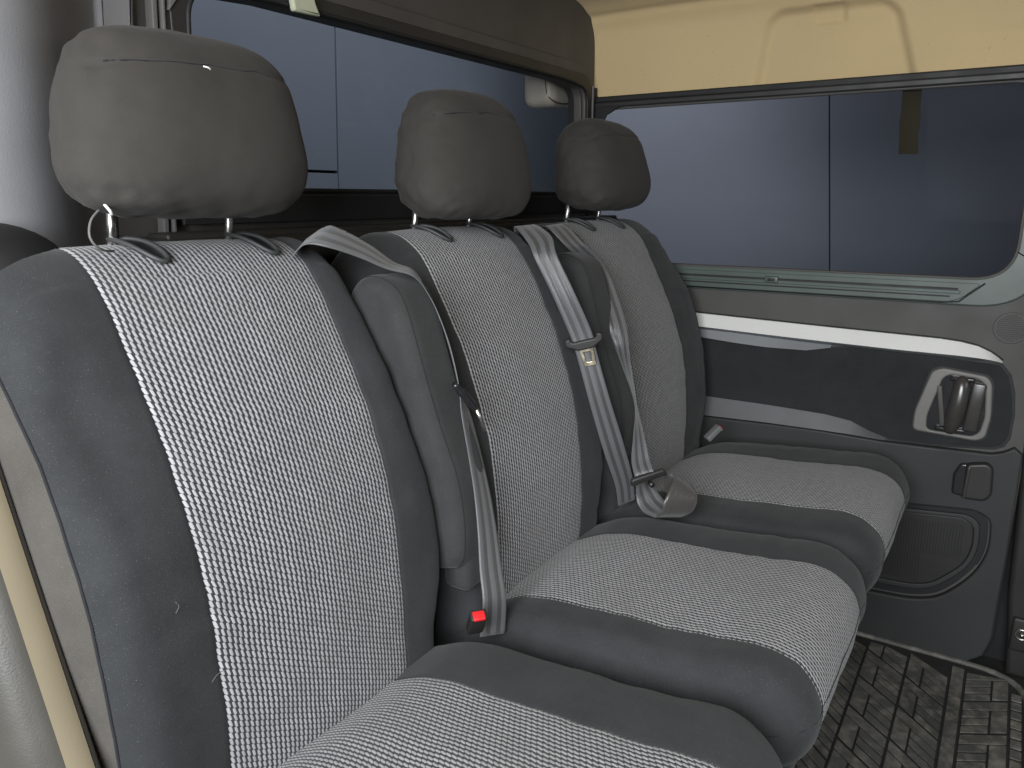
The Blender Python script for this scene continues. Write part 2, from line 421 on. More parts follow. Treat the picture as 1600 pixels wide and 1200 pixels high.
# resample by length
L = [0]
for i in range(1, len(prof)): L.append(L[-1]+(prof[i]-prof[i-1]).length)
def pat(s):
    for i in range(1, len(prof)):
        if s <= L[i] or i == len(prof)-1:
            t = (s-L[i-1])/(L[i]-L[i-1]); return prof[i-1].lerp(prof[i], t), (prof[i]-prof[i-1]).normalized()
ss = []; s = 0
while s < L[-1]: ss.append(s); s += .004 if s < .30 else .03
ss.append(L[-1]-1e-4)
ys = []; yy = -1.6
while yy < 1.075: ys.append(yy); yy += .006 if yy > -.10 else .05
ys.append(1.075)
V = []; F = []
for s in ss:
    p, t = pat(s); nrm = Vector((t.y, -t.x)) * -1     # towards the cabin
    if nrm.x > 0 and s < .1: nrm = -nrm
    nrm = Vector((-abs(t.y), -abs(t.x)))
    for yv in ys:
        zz = s
        # trapezoid recess on the side panel: y from .59 to .30, height .03 to .155
        yl = .592 - (zz-.03)*.16; yr = .262 + (zz-.03)*.30
        top = .158
        inside = min(yl-yv, yv-yr, top-zz)
        # rounded corners
        dx = max(0, .035-(yl-yv), .035-(yv-yr)); dz = max(0, .035-(top-zz))
        d_ = .035-math.hypot(dx, dz) if dz > 0 and dx > 0 else inside
        h = -.017*sstep(-.018, .012, d_)
        h += -.004*gauss(d_-.0, .010)
        # tab notch at its upper edge
        nt_ = min(.475-yv, yv-.405, zz-.128, .168-zz)
        h += -.009*sstep(-.005, .005, nt_)
        # long soft crease on the right, and along the roof turn
        h += -.004*gauss(zz-.075-.02*(yv), .012)*sstep(.16, .0, yv)
        h += -.005*gauss(zz-(.185+.03*math.sin(yv*2)), .012)
        h += .0025*noise.noise(Vector((yv*5, zz*9, 1.3)))
        q = p + nrm*h
        V.append((q.x, yv, q.y))
ny = len(ys)
for i in range(len(ss)-1):
    for j in range(ny-1): F.append((i*ny+j, i*ny+j+1, (i+1)*ny+j+1, (i+1)*ny+j))
lin = mesh('lining', V, F, M_ceil, hl)
sm = lin.modifiers.new('thickness', 'SOLIDIFY'); sm.thickness = .012; sm.offset = 1
tube('lining_edge', [(2.046, yv, 1.270) for yv in (-1.6, -.4, .4, 1.06)], .006, M_brown, hl)

# ---------------------------------------------------------------- sliding door
sd = empty('sliding_door', (2.05, .5, -.12), 'grey sliding side door with a wide window, silver strip and pull handle', 'door')
hole = rounded([(1.045, .822), (-.004, .822), (-.004, 1.243), (1.045, 1.243)], [.05, .085, .055, .045], 10)
outer = [(1.06, -.135), (1.06, 1.262), (-.07, 1.262), (-.078, .7), (-.076, .2), (-.073, -.045), (-.055, -.10), (-.01, -.135)]
plate('door_panel', [Y(outer), Y(hole)], M_door, sd, DOORM(2.08), .03, .004)
rim_out = rounded([(1.058, .760), (-.062, .760), (-.062, 1.262), (1.058, 1.262)], [.0, .13, .04, .0], 10)
plate('window_surround', [Y(rim_out), Y(hole)], M_green, sd, DOORM(2.050), .009, .004, seg=3)
plate('sill_step', [Y(rounded([(1.05, .767), (.10, .767), (.055, .812), (1.05, .812)], [0, .03, .01, 0]))], M_green, sd, DOORM(2.041), .004, .0018)
plate('slide_rail', [Y(rounded([(1.05, .787), (.095, .787), (.095, .795), (1.05, .795)], [0, .003, .003, 0], 3))], M_green, sd, DOORM(2.037), .004, .0015)
plate('rail_groove', [Y(rounded([(1.05, .7955), (.100, .7955), (.100, .8005), (1.05, .8005)], .001, 2))], M_black, sd, DOORM(2.037), .0008, .0002)
plate('rail_groove', [Y(rounded([(1.05, .7785), (.115, .7785), (.115, .782), (1.05, .782)], .0005, 2))], M_black, sd, DOORM(2.037), .0006, .0002)
cl = rbox('slide_clip', (2.032, .519, .797), (.012, .034, .016), .003, M_green, sd)
rbox('clip_slot', (2.0255, .519, .797), (.002, .018, .007), .0008, M_black, cl)
tube('step_edge', [(2.0405, .049, .813), (2.0405, .074, .790), (2.0405, .096, .769), (2.0405, .13, .7655), (2.0405, 1.04, .7655)], .0022, M_black, sd, 6)
# joint across the surround at the right
tube('surround_joint', [(2.0405, -.004, .885), (2.0405, -.03, .868), (2.0405, -.062, .843)], .0015, M_black, sd, 6)
tube('window_seal', [(2.046, p[0], p[1]) for p in hole], .0042, M_brown, sd, 8, True)
plate('window_pane', [Y(rounded([(1.05, .815), (-.012, .815), (-.012, 1.25), (1.05, 1.25)], .05))], M_glass, sd, DOORM(2.070), .004, .0005)
plate('top_rail', [Y([(1.058, 1.2455), (.0, 1.2445), (-.070, 1.240), (-.070, 1.259), (1.058, 1.259)])], M_dark, sd, DOORM(2.0405), .010, .003)
plate('top_seal', [Y([(1.058, 1.259), (-.2, 1.257), (-.2, 1.274), (1.058, 1.275)])], M_black, sd, DOORM(2.048), .016, .004)
plate('corner_trim', [Y([(1.062, 1.262), (.90, 1.258), (.97, 1.243), (1.005, 1.225), (1.022, 1.195), (1.028, 1.10), (1.062, 1.10)])], M_black, sd, DOORM(2.041), .010, .003)
# silver strip with a grey lip below it
silver = [(.95, .697), (.745, .693), (.525, .687), (.365, .683), (.219, .680), (.123, .678), (.070, .673), (.040, .666), (.014, .653), (-.007, .637), (.078, .639), (.214, .639), (.362, .642), (.522, .646), (.733, .653), (.95, .655)]
def wedge(name, top, bot, x_top, x_bot, mat, parent, back=2.052, rnd=.0):
    n = len(top); V = []; F = []
    for i in range(n):
        t = top[i]; b = bot[i]
        V += [(back, t[0], t[1]+.002), (x_top, t[0], t[1]), (x_bot, b[0], b[1]), (back, b[0], b[1]-.002)]
    for i in range(n-1):
        for k in range(3): F.append((i*4+k, i*4+k+1, (i+1)*4+k+1, (i+1)*4+k))
    return autosmooth(mesh(name, V, F, mat, parent), 30)
top = [(.95, .697), (.745, .693), (.525, .687), (.365, .683), (.219, .680), (.123, .678), (.080, .6745), (.045, .668), (.018, .656), (.004, .647), (-.007, .638)]
bot = [(.95, .660), (.740, .660), (.522, .653), (.362, .649), (.214, .646), (.120, .6455), (.078, .6453), (.045, .644), (.018, .642), (.004, .640), (-.007, .6375)]
wedge('silver_strip', top, bot, 2.046, 2.030, M_silver, sd)
bot2 = [(p[0], p[1]-.008 if p[0] > .02 else p[1]-.002) for p in bot]
wedge('strip_underside', [(p[0], p[1]-.0005) for p in bot], bot2, 2.0302, 2.042, M_lip, sd)
lipt = [(.95, .651), (.733, .650), (.60, .647), (.522, .644), (.42, .640), (.361, .639)]
lipb = [(.95, .632), (.732, .631), (.60, .622), (.522, .619), (.42, .621), (.361, .634)]
wedge('grey_lip', lipt, lipb, 2.0445, 2.034, M_lip, sd)
tube('strip_shadow_gap', [(2.049, p[0], p[1]+.0025) for p in top], .0022, M_black, sd, 6)
fab = [(.95, .630), (.732, .627), (.553, .618), (.422, .620), (.316, .638), (.145, .638), (-.002, .629), (-.022, .605), (-.034, .565), (-.040, .514), (-.039, .467), (-.030, .445), (-.011, .435), (.120, .421), (.205, .420), (.251, .431), (.298, .452), (.360, .460), (.676, .463), (.95, .464)]
plate('gasket', [Y([(p[0]+(-.006 if p[0] < .2 else 0), p[1]-(.006 if p[1] < .5 else -.004)) for p in fab])], M_black, sd, DOORM(2.0495), .002, .0006)
fi = plate('fabric_inset', [Y(fab)], M_inset, sd, DOORM(2.0475), .005, .002)
l_ = fi.data.uv_layers.new(name='UVMap')
for lp in fi.data.loops:
    co = fi.data.vertices[lp.vertex_index].co; l_.data[lp.index].uv = (co.y, co.z)
lt = [(.95, .461), (.675, .461), (.507, .461), (.360, .457), (.298, .449), (.250, .429), (.212, .418)]
lb = [(.95, .409), (.672, .410), (.504, .416), (.356, .418), (.294, .418), (.249, .4165), (.212, .416)]
wedge('arm_ledge', lt, lb, 2.0455, 2.030, M_ledge, sd)
spk_out = rounded([(.95, .20), (.50, .222), (.001, .280), (-.031, .263), (-.037, .186), (-.024, .132), (.010, .080), (.057, .026), (.115, .010), (.380, -.009), (.95, -.02)], [0, .05, .03, .03, .04, .03, .04, .04, .04, .05, 0])
spk_out = spk_out
lower = [(.95, .407), (.672, .407), (.504, .413), (.356, .416), (.212, .413), (.120, .416), (-.013, .422), (-.035, .430), (-.055, .444), (-.0725, .430), (-.074, .196), (-.071, -.041), (-.058, -.090), (-.014, -.128), (.95, -.130)]
sp_hole = rounded([(.93, .20), (.50, .225), (.001, .278), (-.031, .262), (-.036, .186), (-.020, .128), (.012, .078), (.057, .030), (.115, .012), (.380, -.005), (.93, -.01)], .03, 4)
plate('lower_panel', [Y(lower), Y(sp_hole)], M_lower_shaded, sd, DOORM(2.050), .021, .005, seg=3)
ring_o = [(p[0]+0, p[1]) for p in sp_hole]
def shrink(pts, d, c):
    out = []
    for p in pts:
        v = Vector((c[0]-p[0], c[1]-p[1])); out.append((p[0]+math.copysign(min(abs(v.x), d), v.x), p[1]+math.copysign(min(abs(v.y), d), v.y)))
    return out
spc = (.30, .13)
plate('pocket_floor', [Y(shrink(sp_hole, -.004, spc))], M_black, sd, DOORM(2.0495), .003, .0008)
r1 = rounded([(.90, .19), (.50, .212), (.015, .262), (-.012, .246), (-.016, .182), (-.002, .130), (.030, .090), (.070, .050), (.118, .036), (.380, .02), (.90, .01)], .03, 4)
r2 = rounded([(.88, .18), (.50, .20), (.025, .250), (.001, .236), (-.003, .180), (.010, .134), (.040, .098), (.076, .062), (.120, .050), (.380, .035), (.88, .03)], .03, 4)
plate('pocket_bead', [Y(r1), Y(r2)], M_lower_shaded, sd, DOORM(2.0465), .010, .0035, seg=3)
plate('speaker_grille', [Y(r2)], M_dark, sd, DOORM(2.0465), .006, .002)
# fine grille slots
bm = bmesh.new()
yq = .02
while yq < .34:
    zlo = .06 if yq > .1 else .14; zhi = .232-.10*max(0, yq-.03)
    box_bm(bm, 2.0395, 2.0403, yq, yq+.0022, zlo, zhi); yq += .0065
gr = bm_obj('grille_slots', bm, M_black, sd, False); gr['kind'] = 'stuff'
# tweeter grille
tw = plate('tweeter_grille', [[(.014+.036*math.cos(a*math.pi/20), .716+.036*math.sin(a*math.pi/20)) for a in range(40)]], M_door, sd, DOORM(2.050), .003, .0012)
bm = bmesh.new()
for i in range(-7, 8):
    for j in range(-7, 8):
        a = (i+.5*(j % 2))*.0054; b = j*.0047
        if math.hypot(a, b) < .030:
            bmesh.ops.create_circle(bm, cap_ends=True, radius=.0017, segments=8, matrix=Matrix.Translation((2.0466, -.014+a, .716+b)) @ Matrix.Rotation(R_(-90), 4, 'Y'))
th = bm_obj('grille_holes', bm, M_black, tw, False); th['kind'] = 'stuff'
# handle
bz_o = rounded([(.157, .452), (.157, .500), (.131, .602), (.110, .612), (.018, .602), (.006, .585), (-.001, .507), (.005, .457), (.023, .446)], .014, 5)
bz_i = rounded([(.127, .458), (.129, .492), (.106, .588), (.092, .598), (.034, .594), (.019, .582), (.012, .506), (.018, .468), (.032, .456)], .012, 5)
hb = plate('handle_bezel', [Y(bz_o), Y(bz_i)], M_bezel, sd, DOORM(2.044), .010, .004, seg=3)
plate('bezel_gasket', [Y([(p[0]+(.004 if p[0] > .07 else -.004), p[1]+(.004 if p[1] > .53 else -.004)) for p in bz_o])], M_black, sd, DOORM(2.0435), .0025, .0008)
hd = plate('handle_dish', [Y(bz_i)], M_gloss, sd, DOORM(2.0415), .0025, .0006)
rbox('inner_cheek', (2.0365, .034, .526), (.012, .030, .118), .005, M_bar, sd, Matrix.Rotation(R_(4), 3, 'X'))
rbox('inner_cheek', (2.037, .103, .520), (.008, .012, .10), .003, M_door, sd, Matrix.Rotation(R_(-10), 3, 'X'))
path = catmull([(2.038, .078, .466), (2.026, .076, .474), (2.018, .072, .500), (2.014, .068, .53), (2.017, .066, .56), (2.024, .066, .582), (2.037, .067, .592)], 6)
hbx = tube('pull_handle', path, [.008+.0105*math.sin(math.pi*min(1, max(0, i/(len(path)-1))))**.5 for i in range(len(path))], M_bar, sd, 12)
for v in hbx.data.vertices: v.co.x = 2.020+(v.co.x-2.020)*.75
rbox('handle_pivot', (2.034, .066, .590), (.014, .050, .010), .003, M_gloss, sd)
rbox('handle_pivot', (2.034, .078, .466), (.014, .062, .010), .003, M_gloss, sd)
# rubber buffer / lock knob housing below the handle
bf = plate('buffer_block', [Y(rounded([(.032, .310), (.034, .395), (-.008, .405), (-.021, .392), (-.025, .328), (-.012, .312)], .010, 5))], M_dark, sd, DOORM(2.029), .024, .006, seg=4)
plate('buffer_side', [Y(rounded([(.056, .316), (.057, .365), (.046, .392), (.030, .395), (.028, .312)], .006, 4))], M_gloss, sd, DOORM(2.029), .016, .005, seg=4)
rbox('buffer_lip', (2.010, .028, .352), (.016, .008, .078), .003, M_bar, sd, Matrix.Rotation(R_(2), 3, 'X'))
# tape hanging in the window
tp = plate('dark_tape', [Y([(.2665, 1.245), (.2640, 1.20), (.2655, 1.17), (.2610, 1.135), (.2600, 1.101), (.2210, 1.0990), (.2190, 1.105), (.2230, 1.14), (.2225, 1.18), (.2262, 1.21), (.2265, 1.245)])], M_tape, None, DOORM(2.0655), .002, .0006)
tag(tp, 'dark translucent strip of tape hanging inside the sliding door window', 'tape')

# door frame behind, and the front pillar with its striker
df = plate('door_frame', [Y([(1.2, -.2), (1.2, .75), (-.05, .75), (-.05, 1.5), (-.9, 1.5), (-.9, -.2)])], M_black, None, DOORM(2.13), .02, .002)
tag(df, 'black door opening frame in the gap ahead of the sliding door', 'door frame')
pb = empty('front_pillar', (2.04, -.2, -.13), 'dark pillar trim with a round steel striker bolt at the right edge', 'pillar')
plate('pillar_trim', [[(.108, -.128), (.098, .0), (.088, .08), (.080, .30), (.068, .52), (.065, 1.25), (.6, 1.25), (.6, -.128)]], M_dark, pb, DOORM(2.10), .062, .012, seg=4)
rbox('striker_pad', (2.034, -.156, -.010), (.016, .10, .085), .006, M_dark, pb)
tube('striker_ring', [(2.025, -.128+.0125*math.cos(a*math.pi/12), -.006+.0125*math.sin(a*math.pi/12)) for a in range(24)], .0022, M_steel, pb, 8, True)
tube('striker_bolt', [(2.028, -.128, -.006), (2.018, -.128, -.006)], .0045, M_steel, pb, 12)

# ---------------------------------------------------------------- bulkhead behind the seats
bk = empty('bulkhead', (1.3, 1.05, .3), 'dark bulkhead behind the seats with a wide glazed window', 'bulkhead')
bh = rounded([(.728, 1.013), (1.967, 1.013), (1.967, 1.288), (1.86, 1.300), (.90, 1.302), (.745, 1.292)], [.02, .02, .04, .05, .0, .045], 8)
plate('bulkhead_panel', [[(.60, .3), (2.044, .3), (2.044, 1.515), (.60, 1.515)], bh], M_brown, bk, BACKM(1.09), .04, .003)
fr_o = rounded([(.70, .975), (2.010, .975), (2.010, 1.352), (.70, 1.352)], [.02, .02, .07, .03], 8)
plate('window_frame', [fr_o, bh], M_brown, bk, BACKM(1.05), .014, .006, seg=3)
fr_i = rounded([(.715, .995), (1.990, .995), (1.990, 1.325), (.715, 1.325)], [.02, .02, .055, .03], 8)
plate('inner_frame', [fr_i, bh], M_dark, bk, BACKM(1.036), .006, .0025, seg=3)
tube('window_seal', [(p[0], 1.030, p[1]) for p in bh], .004, M_black, bk, 8, True)
plate('window_pane', [rounded([(.72, 1.0), (1.975, 1.0), (1.975, 1.31), (.72, 1.31)], .03)], M_glass, bk, BACKM(1.075), .004, .0005)
plate('sill_band', [[(.70, .962), (2.03, .962), (2.03, 1.007), (.70, 1.007)]], M_black, bk, BACKM(1.030), .008, .003)
rbox('parcel_ledge', (1.33, 1.000, .925), (1.42, .09, .045), .010, M_dark, bk)
rbox('ledge_step', (1.33, .985, .947), (1.40, .05, .014), .005, M_dark, bk)
plate('corner_post', [[(2.012, .95), (2.043, .95), (2.043, 1.30), (2.012, 1.30)]], M_black, bk, BACKM(1.050), .012, .004)
plate('post_rib', [[(2.000, .98), (2.006, .98), (2.006, 1.30), (2.000, 1.30)]], M_trim, bk, BACKM(1.036), .006, .002)
# left end of the window frame: mouldings one beside the other
for x0, x1, m_, dp in ((.684, .692, M_trim, .018), (.698, .703, M_trim, .020)):
    plate('edge_moulding', [[(x0-.012, .95), (x1-.012, .95), (x1+.012, 1.40), (x0+.012, 1.40)]], m_, bk, BACKM(1.048), dp, .002)
plate('corner_patch', [[(.712, 1.254), (.716, 1.275), (.735, 1.285), (.722, 1.266)]], M_trim, bk, BACKM(1.036), .010, .001)
ft = plate('foam_piece', [rounded([(.928, 1.291), (.985, 1.292), (.975, 1.312), (.968, 1.36), (.915, 1.37), (.924, 1.32)], .004, 3)], M_tab, None, BACKM(1.026), .012, .004, seg=3)
tag(ft, 'pale yellow scrap of foam stuck above the window behind the nearest headrest', 'foam')
bp = empty('beige_housing', (1.84, 1.12, 1.22), 'rounded beige plastic housing hanging in the top corner of the window behind the far headrest', 'housing')
bm = bmesh.new(); bmesh.ops.create_cube(bm, size=1); bmesh.ops.scale(bm, vec=(.34, .10, .13), verts=bm.verts)
bmesh.ops.bevel(bm, geom=bm.edges[:], offset=.035, segments=6, profile=.6, affect='EDGES')
for v in bm.verts:
    v.co.z += .028*sstep(-.05, .17, v.co.x)*(1 if v.co.z < 0 else 0)
bmesh.ops.translate(bm, vec=(2.10, 1.17, 1.312), verts=bm.verts)
bm_obj('housing_shell', bm, M_beige, bp)
tube('housing_seam', catmull([(1.932, 1.145, 1.33), (1.934, 1.138, 1.28), (1.946, 1.125, 1.262), (1.985, 1.119, 1.258), (2.04, 1.118, 1.266), (2.13, 1.118, 1.285)], 5), .002, M_side, bp, 6)

# ---------------------------------------------------------------- near-side pillar trim
pl = empty('rear_pillar', (.4, .95, .3), 'pale grey grained pillar trim at the left edge behind the nearest headrest', 'pillar')
V = []; F = []
pp = catmull([(.625, 1.047), (.60, 1.035), (.565, 1.005), (.53, .972), (.50, .948), (.47, .932), (.44, .925), (.41, .926), (.38, .935), (.32, .965), (.20, 1.04), (.0, 1.18)], 8)
zs = [.3+i*.03 for i in range(42)]
for p in pp:
    for z in zs:
        ln = (z-1.0)*.06
        V.append((p.x+ln-.010+.02*0, p.y+.0*ln, z))
nz = len(zs)
for i in range(len(pp)-1):
    for j in range(nz-1): F.append((i*nz+j, i*nz+j+1, (i+1)*nz+j+1, (i+1)*nz+j))
o = mesh('pillar_trim', V, F, M_pillar, pl)
md = o.modifiers.new('thickness', 'SOLIDIFY'); md.thickness = .02; md.offset = -1
plate('leather_grain_strip', [rounded([(.602, 1.12), (.652, 1.12), (.676, 1.40), (.620, 1.40)], .004, 3)], M_pillar, pl, BACKM(1.050), .020, .008, seg=4)
bb = bmesh.new(); bmesh.ops.create_uvsphere(bb, u_segments=32, v_segments=20, radius=1)
bmesh.ops.scale(bb, vec=(.085, .07, .062), verts=bb.verts); bmesh.ops.translate(bb, vec=(.378, .90, .915), verts=bb.verts)
o = bm_obj('seat_back_cap', bb, M_black); tag(o, 'rounded black plastic cap behind the left shoulder of the nearest seat', 'cap')

# plastic side trim beside the near seat
st = empty('seat_side_trim', (.2, .66, .0), 'tan grey moulded plastic side trim at the lower left beside the nearest seat', 'trim panel')
def side_strip(name, prof_, mat_):
    V = []; F = []; N = 40
    for i in range(N+1):
        z = -.1+1.12*i/N
        yb = .762+(z-.741)*.365-.05*sstep(.55, .1, z)*0 + .06*sstep(.88, 1.02, z)
        for (x_, dy) in prof_: V.append((x_, yb+dy, z))
    m = len(prof_)
    for i in range(N):
        for k in range(m-1): F.append((i*m+k, i*m+k+1, (i+1)*m+k+1, (i+1)*m+k))
    return mesh(name, V, F, mat_, st)
cp = [tuple(p) for p in catmull([(.314, .10), (.3135, .03), (.3115, .004), (.304, -.003), (.288, -.004), (.272, .001), (.254, .014), (.225, .052), (.13, .14), (-.10, .30), (-.3, .40)], 5)]
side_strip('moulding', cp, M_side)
side_strip('ridge_highlight', [(p[0], p[1]-.0012) for p in cp if .279 < p[0] < .3045], M_highlight)  # added pale strip: the ridge's highlight put into colour

# ---------------------------------------------------------------- seats
FRONT = [(.658, .24), (.652, .32), (.649, .40), (.650, .48), (.657, .56), (.669, .63), (.687, .69), (.709, .75), (.733, .80), (.762, .855), (.787, .897), (.812, .925), (.846, .944), (.884, .946), (.912, .930), (.928, .90)]
BACKP = [(.920, .86), (.895, .78), (.860, .70), (.82, .60), (.80, .50), (.79, .40), (.785, .24)]
SPINE_T = (.835, .885)
def loop_with_spine(pts, spine):
    """spine: list of same length"""
    return pts, spine
def pad(name, cx, W, hw, outer, inner, corner, parent, mats, nx_flat=26, relief=None, width_fn=None, drop_fn=None, uvoff=0, seed=0, names=None, res=9, piping=True, amp=.0022, gusset=None):
    P = catmull([(p[0], p[1]) for p in outer], res); Q = catmull([(p[0], p[1]) for p in inner], res)
    P = [Vector((p.x, p.y)) for p in P]; Q = [Vector((p.x, p.y)) for p in Q]
    if not hw:
        Q = []
        for a_, b_ in zip(inner, inner[1:]):
            for k_ in range(res): Q.append(Vector(a_).lerp(Vector(b_), k_/res))
        Q.append(Vector(inner[-1]))
    # columns: (x, inset fraction distance)
    cols = []
    r = corner; Wh = W/2
    sidep = [(-Wh, d) for d in (1.0, .93)]; endc = []
    if not hw: sidep = []
    arc = []
    for k in range(9):
        a = math.pi/2*(1-k/8)
        arc.append((-(Wh-r)-r*math.sin(a), r-r*math.cos(a)))
    flat = []
    x0 = -(Wh-r)
    if hw:
        xs_ = []
        n1 = max(3, int((Wh-r-hw)/.008))
        xs_ += [x0+(-hw-x0)*i/n1 for i in range(n1)]
        xs_ = [x for x in xs_ if x < -hw-.005]
        xs_ += [-hw-.0045, -hw-.002, -hw]
        inner_x = [-hw+.002, -hw+.0045]
        n2 = nx_flat; inner_x += [(-hw+.0045)+(2*hw-.009)*i/n2 for i in range(1, n2)]
        inner_x += [hw-.0045, hw-.002]
        xs_ = xs_+inner_x+[-x for x in xs_[::-1]]
    else:
        xs_ = [x0+2*(-x0)*i/nx_flat for i in range(nx_flat+1)]
    xs_ = [x for x in xs_ if x0+.001 < x < -x0-.001]
    cols = endc + [('f', -Wh, f) for (_, f) in sidep] + [('d', a[0], a[1]) for a in arc] + [('d', x, 0) for x in xs_] + [('d', -a[0], a[1]) for a in arc[::-1]] + [('f', Wh, f) for (_, f) in sidep[::-1]] + [('f', -x, f) for (_, x, f) in endc]
    n = len(cols); V = []; UV = []
    s = 0; arcs = []
    for j in range(len(P)):
        if j: s += (P[j]-P[j-1]).length
        arcs.append(s)
    # surface u coordinate
    us = []; u = 0; px = None
    for j in range(len(P)):
        dirv = (P[j]-Q[j]); T = dirv.length
        tan = (P[min(j+1, len(P)-1)]-P[max(j-1, 0)]).normalized(); nr = Vector((-tan.y, tan.x))
        if nr.dot(dirv) < 0: nr = -nr
        for ci, (k, x, d) in enumerate(cols):
            f = d if k == 'f' else min(1, d/T)
            base = P[j].lerp(Q[j], f)
            xx = x
            if width_fn: xx = width_fn(x, base, hw or 0)
            rel = 0
            if relief and k == 'd': rel = relief(x, base, P[j], j/len(P))*(1-f)
            if hw: rel -= .0016*gauss(abs(x)-hw, .0022)*(1-f)
            rel += amp*noise.noise(Vector((x*9+seed*3.1, base.x*7, base.y*7)))*max(0, 1-f) + amp*.35*noise.noise(Vector((x*30+seed, base.x*22, base.y*22)))*max(0, 1-f)
            pt = base+nr*rel
            if drop_fn: pt = drop_fn(x, pt, base)
            V.append(Vector((cx+xx, pt[0], pt[1])))
            uu = x if abs(x) < Wh else math.copysign(Wh+(f)*T, x)
            UV.append((uu+uvoff, arcs[j]))
    A = []; Bf = []
    for j in range(len(P)-1):
        for i in range(n-1):
            q = (j*n+i, j*n+i+1, (j+1)*n+i+1, (j+1)*n+i)
            xm = (cols[i][1]+cols[i+1][1])/2
            (Bf if (hw and abs(xm) < hw) else A).append(q)
    if not hw:
        A.append(tuple(j*n for j in range(len(P)))); A.append(tuple(j*n+n-1 for j in range(len(P)))[::-1])
    def sub(faces):
        used = sorted({v for f in faces for v in f}); mp = {v: i for i, v in enumerate(used)}
        return [V[v] for v in used], [tuple(mp[v] for v in f) for f in faces], [UV[v] for v in used]
    Gf = []
    if gusset:
        ci = min(range(n), key=lambda i: abs(cols[i][1]+gusset) if cols[i][0] == 'd' else 9)
        Gf = [q for q in A if q[0] % n < ci and q[1] % n <= ci]; A = [q for q in A if q not in set(Gf)]
    v_, f_, u_ = sub(A); body = mesh(names[0], v_, f_, mats[0], parent, u_)
    if Gf:
        v_, f_, u_ = sub(Gf); gp = mesh('side_panel', v_, f_, mats[2], None, u_); gp.parent = body
    if Bf:
        v_, f_, u_ = sub(Bf); pn = mesh(names[1], v_, f_, mats[1], None, u_); pn.parent = body
    for ob in (body,) + ((pn,) if Bf else ())+((gp,) if Gf else ()):
        bm = bmesh.new(); bm.from_mesh(ob.data); bmesh.ops.recalc_face_normals(bm, faces=bm.faces)
        bm.to_mesh(ob.data); bm.free()
    return body, V, n, cols, len(P)

def back_spine():
    sp = []
    n = len(FRONT)
    for (y, z) in FRONT:
        sp.append((min(.83, y+.060) if z < .88 and y < .8 else .835, min(z, .885)))
    return sp

outerB = FRONT+BACKP
innerB = []
for (y, z) in FRONT:
    if z < .87: innerB.append((y+.068, min(z-.01, .868)))
    else: innerB.append((.852, .872))
for (y, z) in BACKP: innerB.append((y-.060, min(z, .868)))

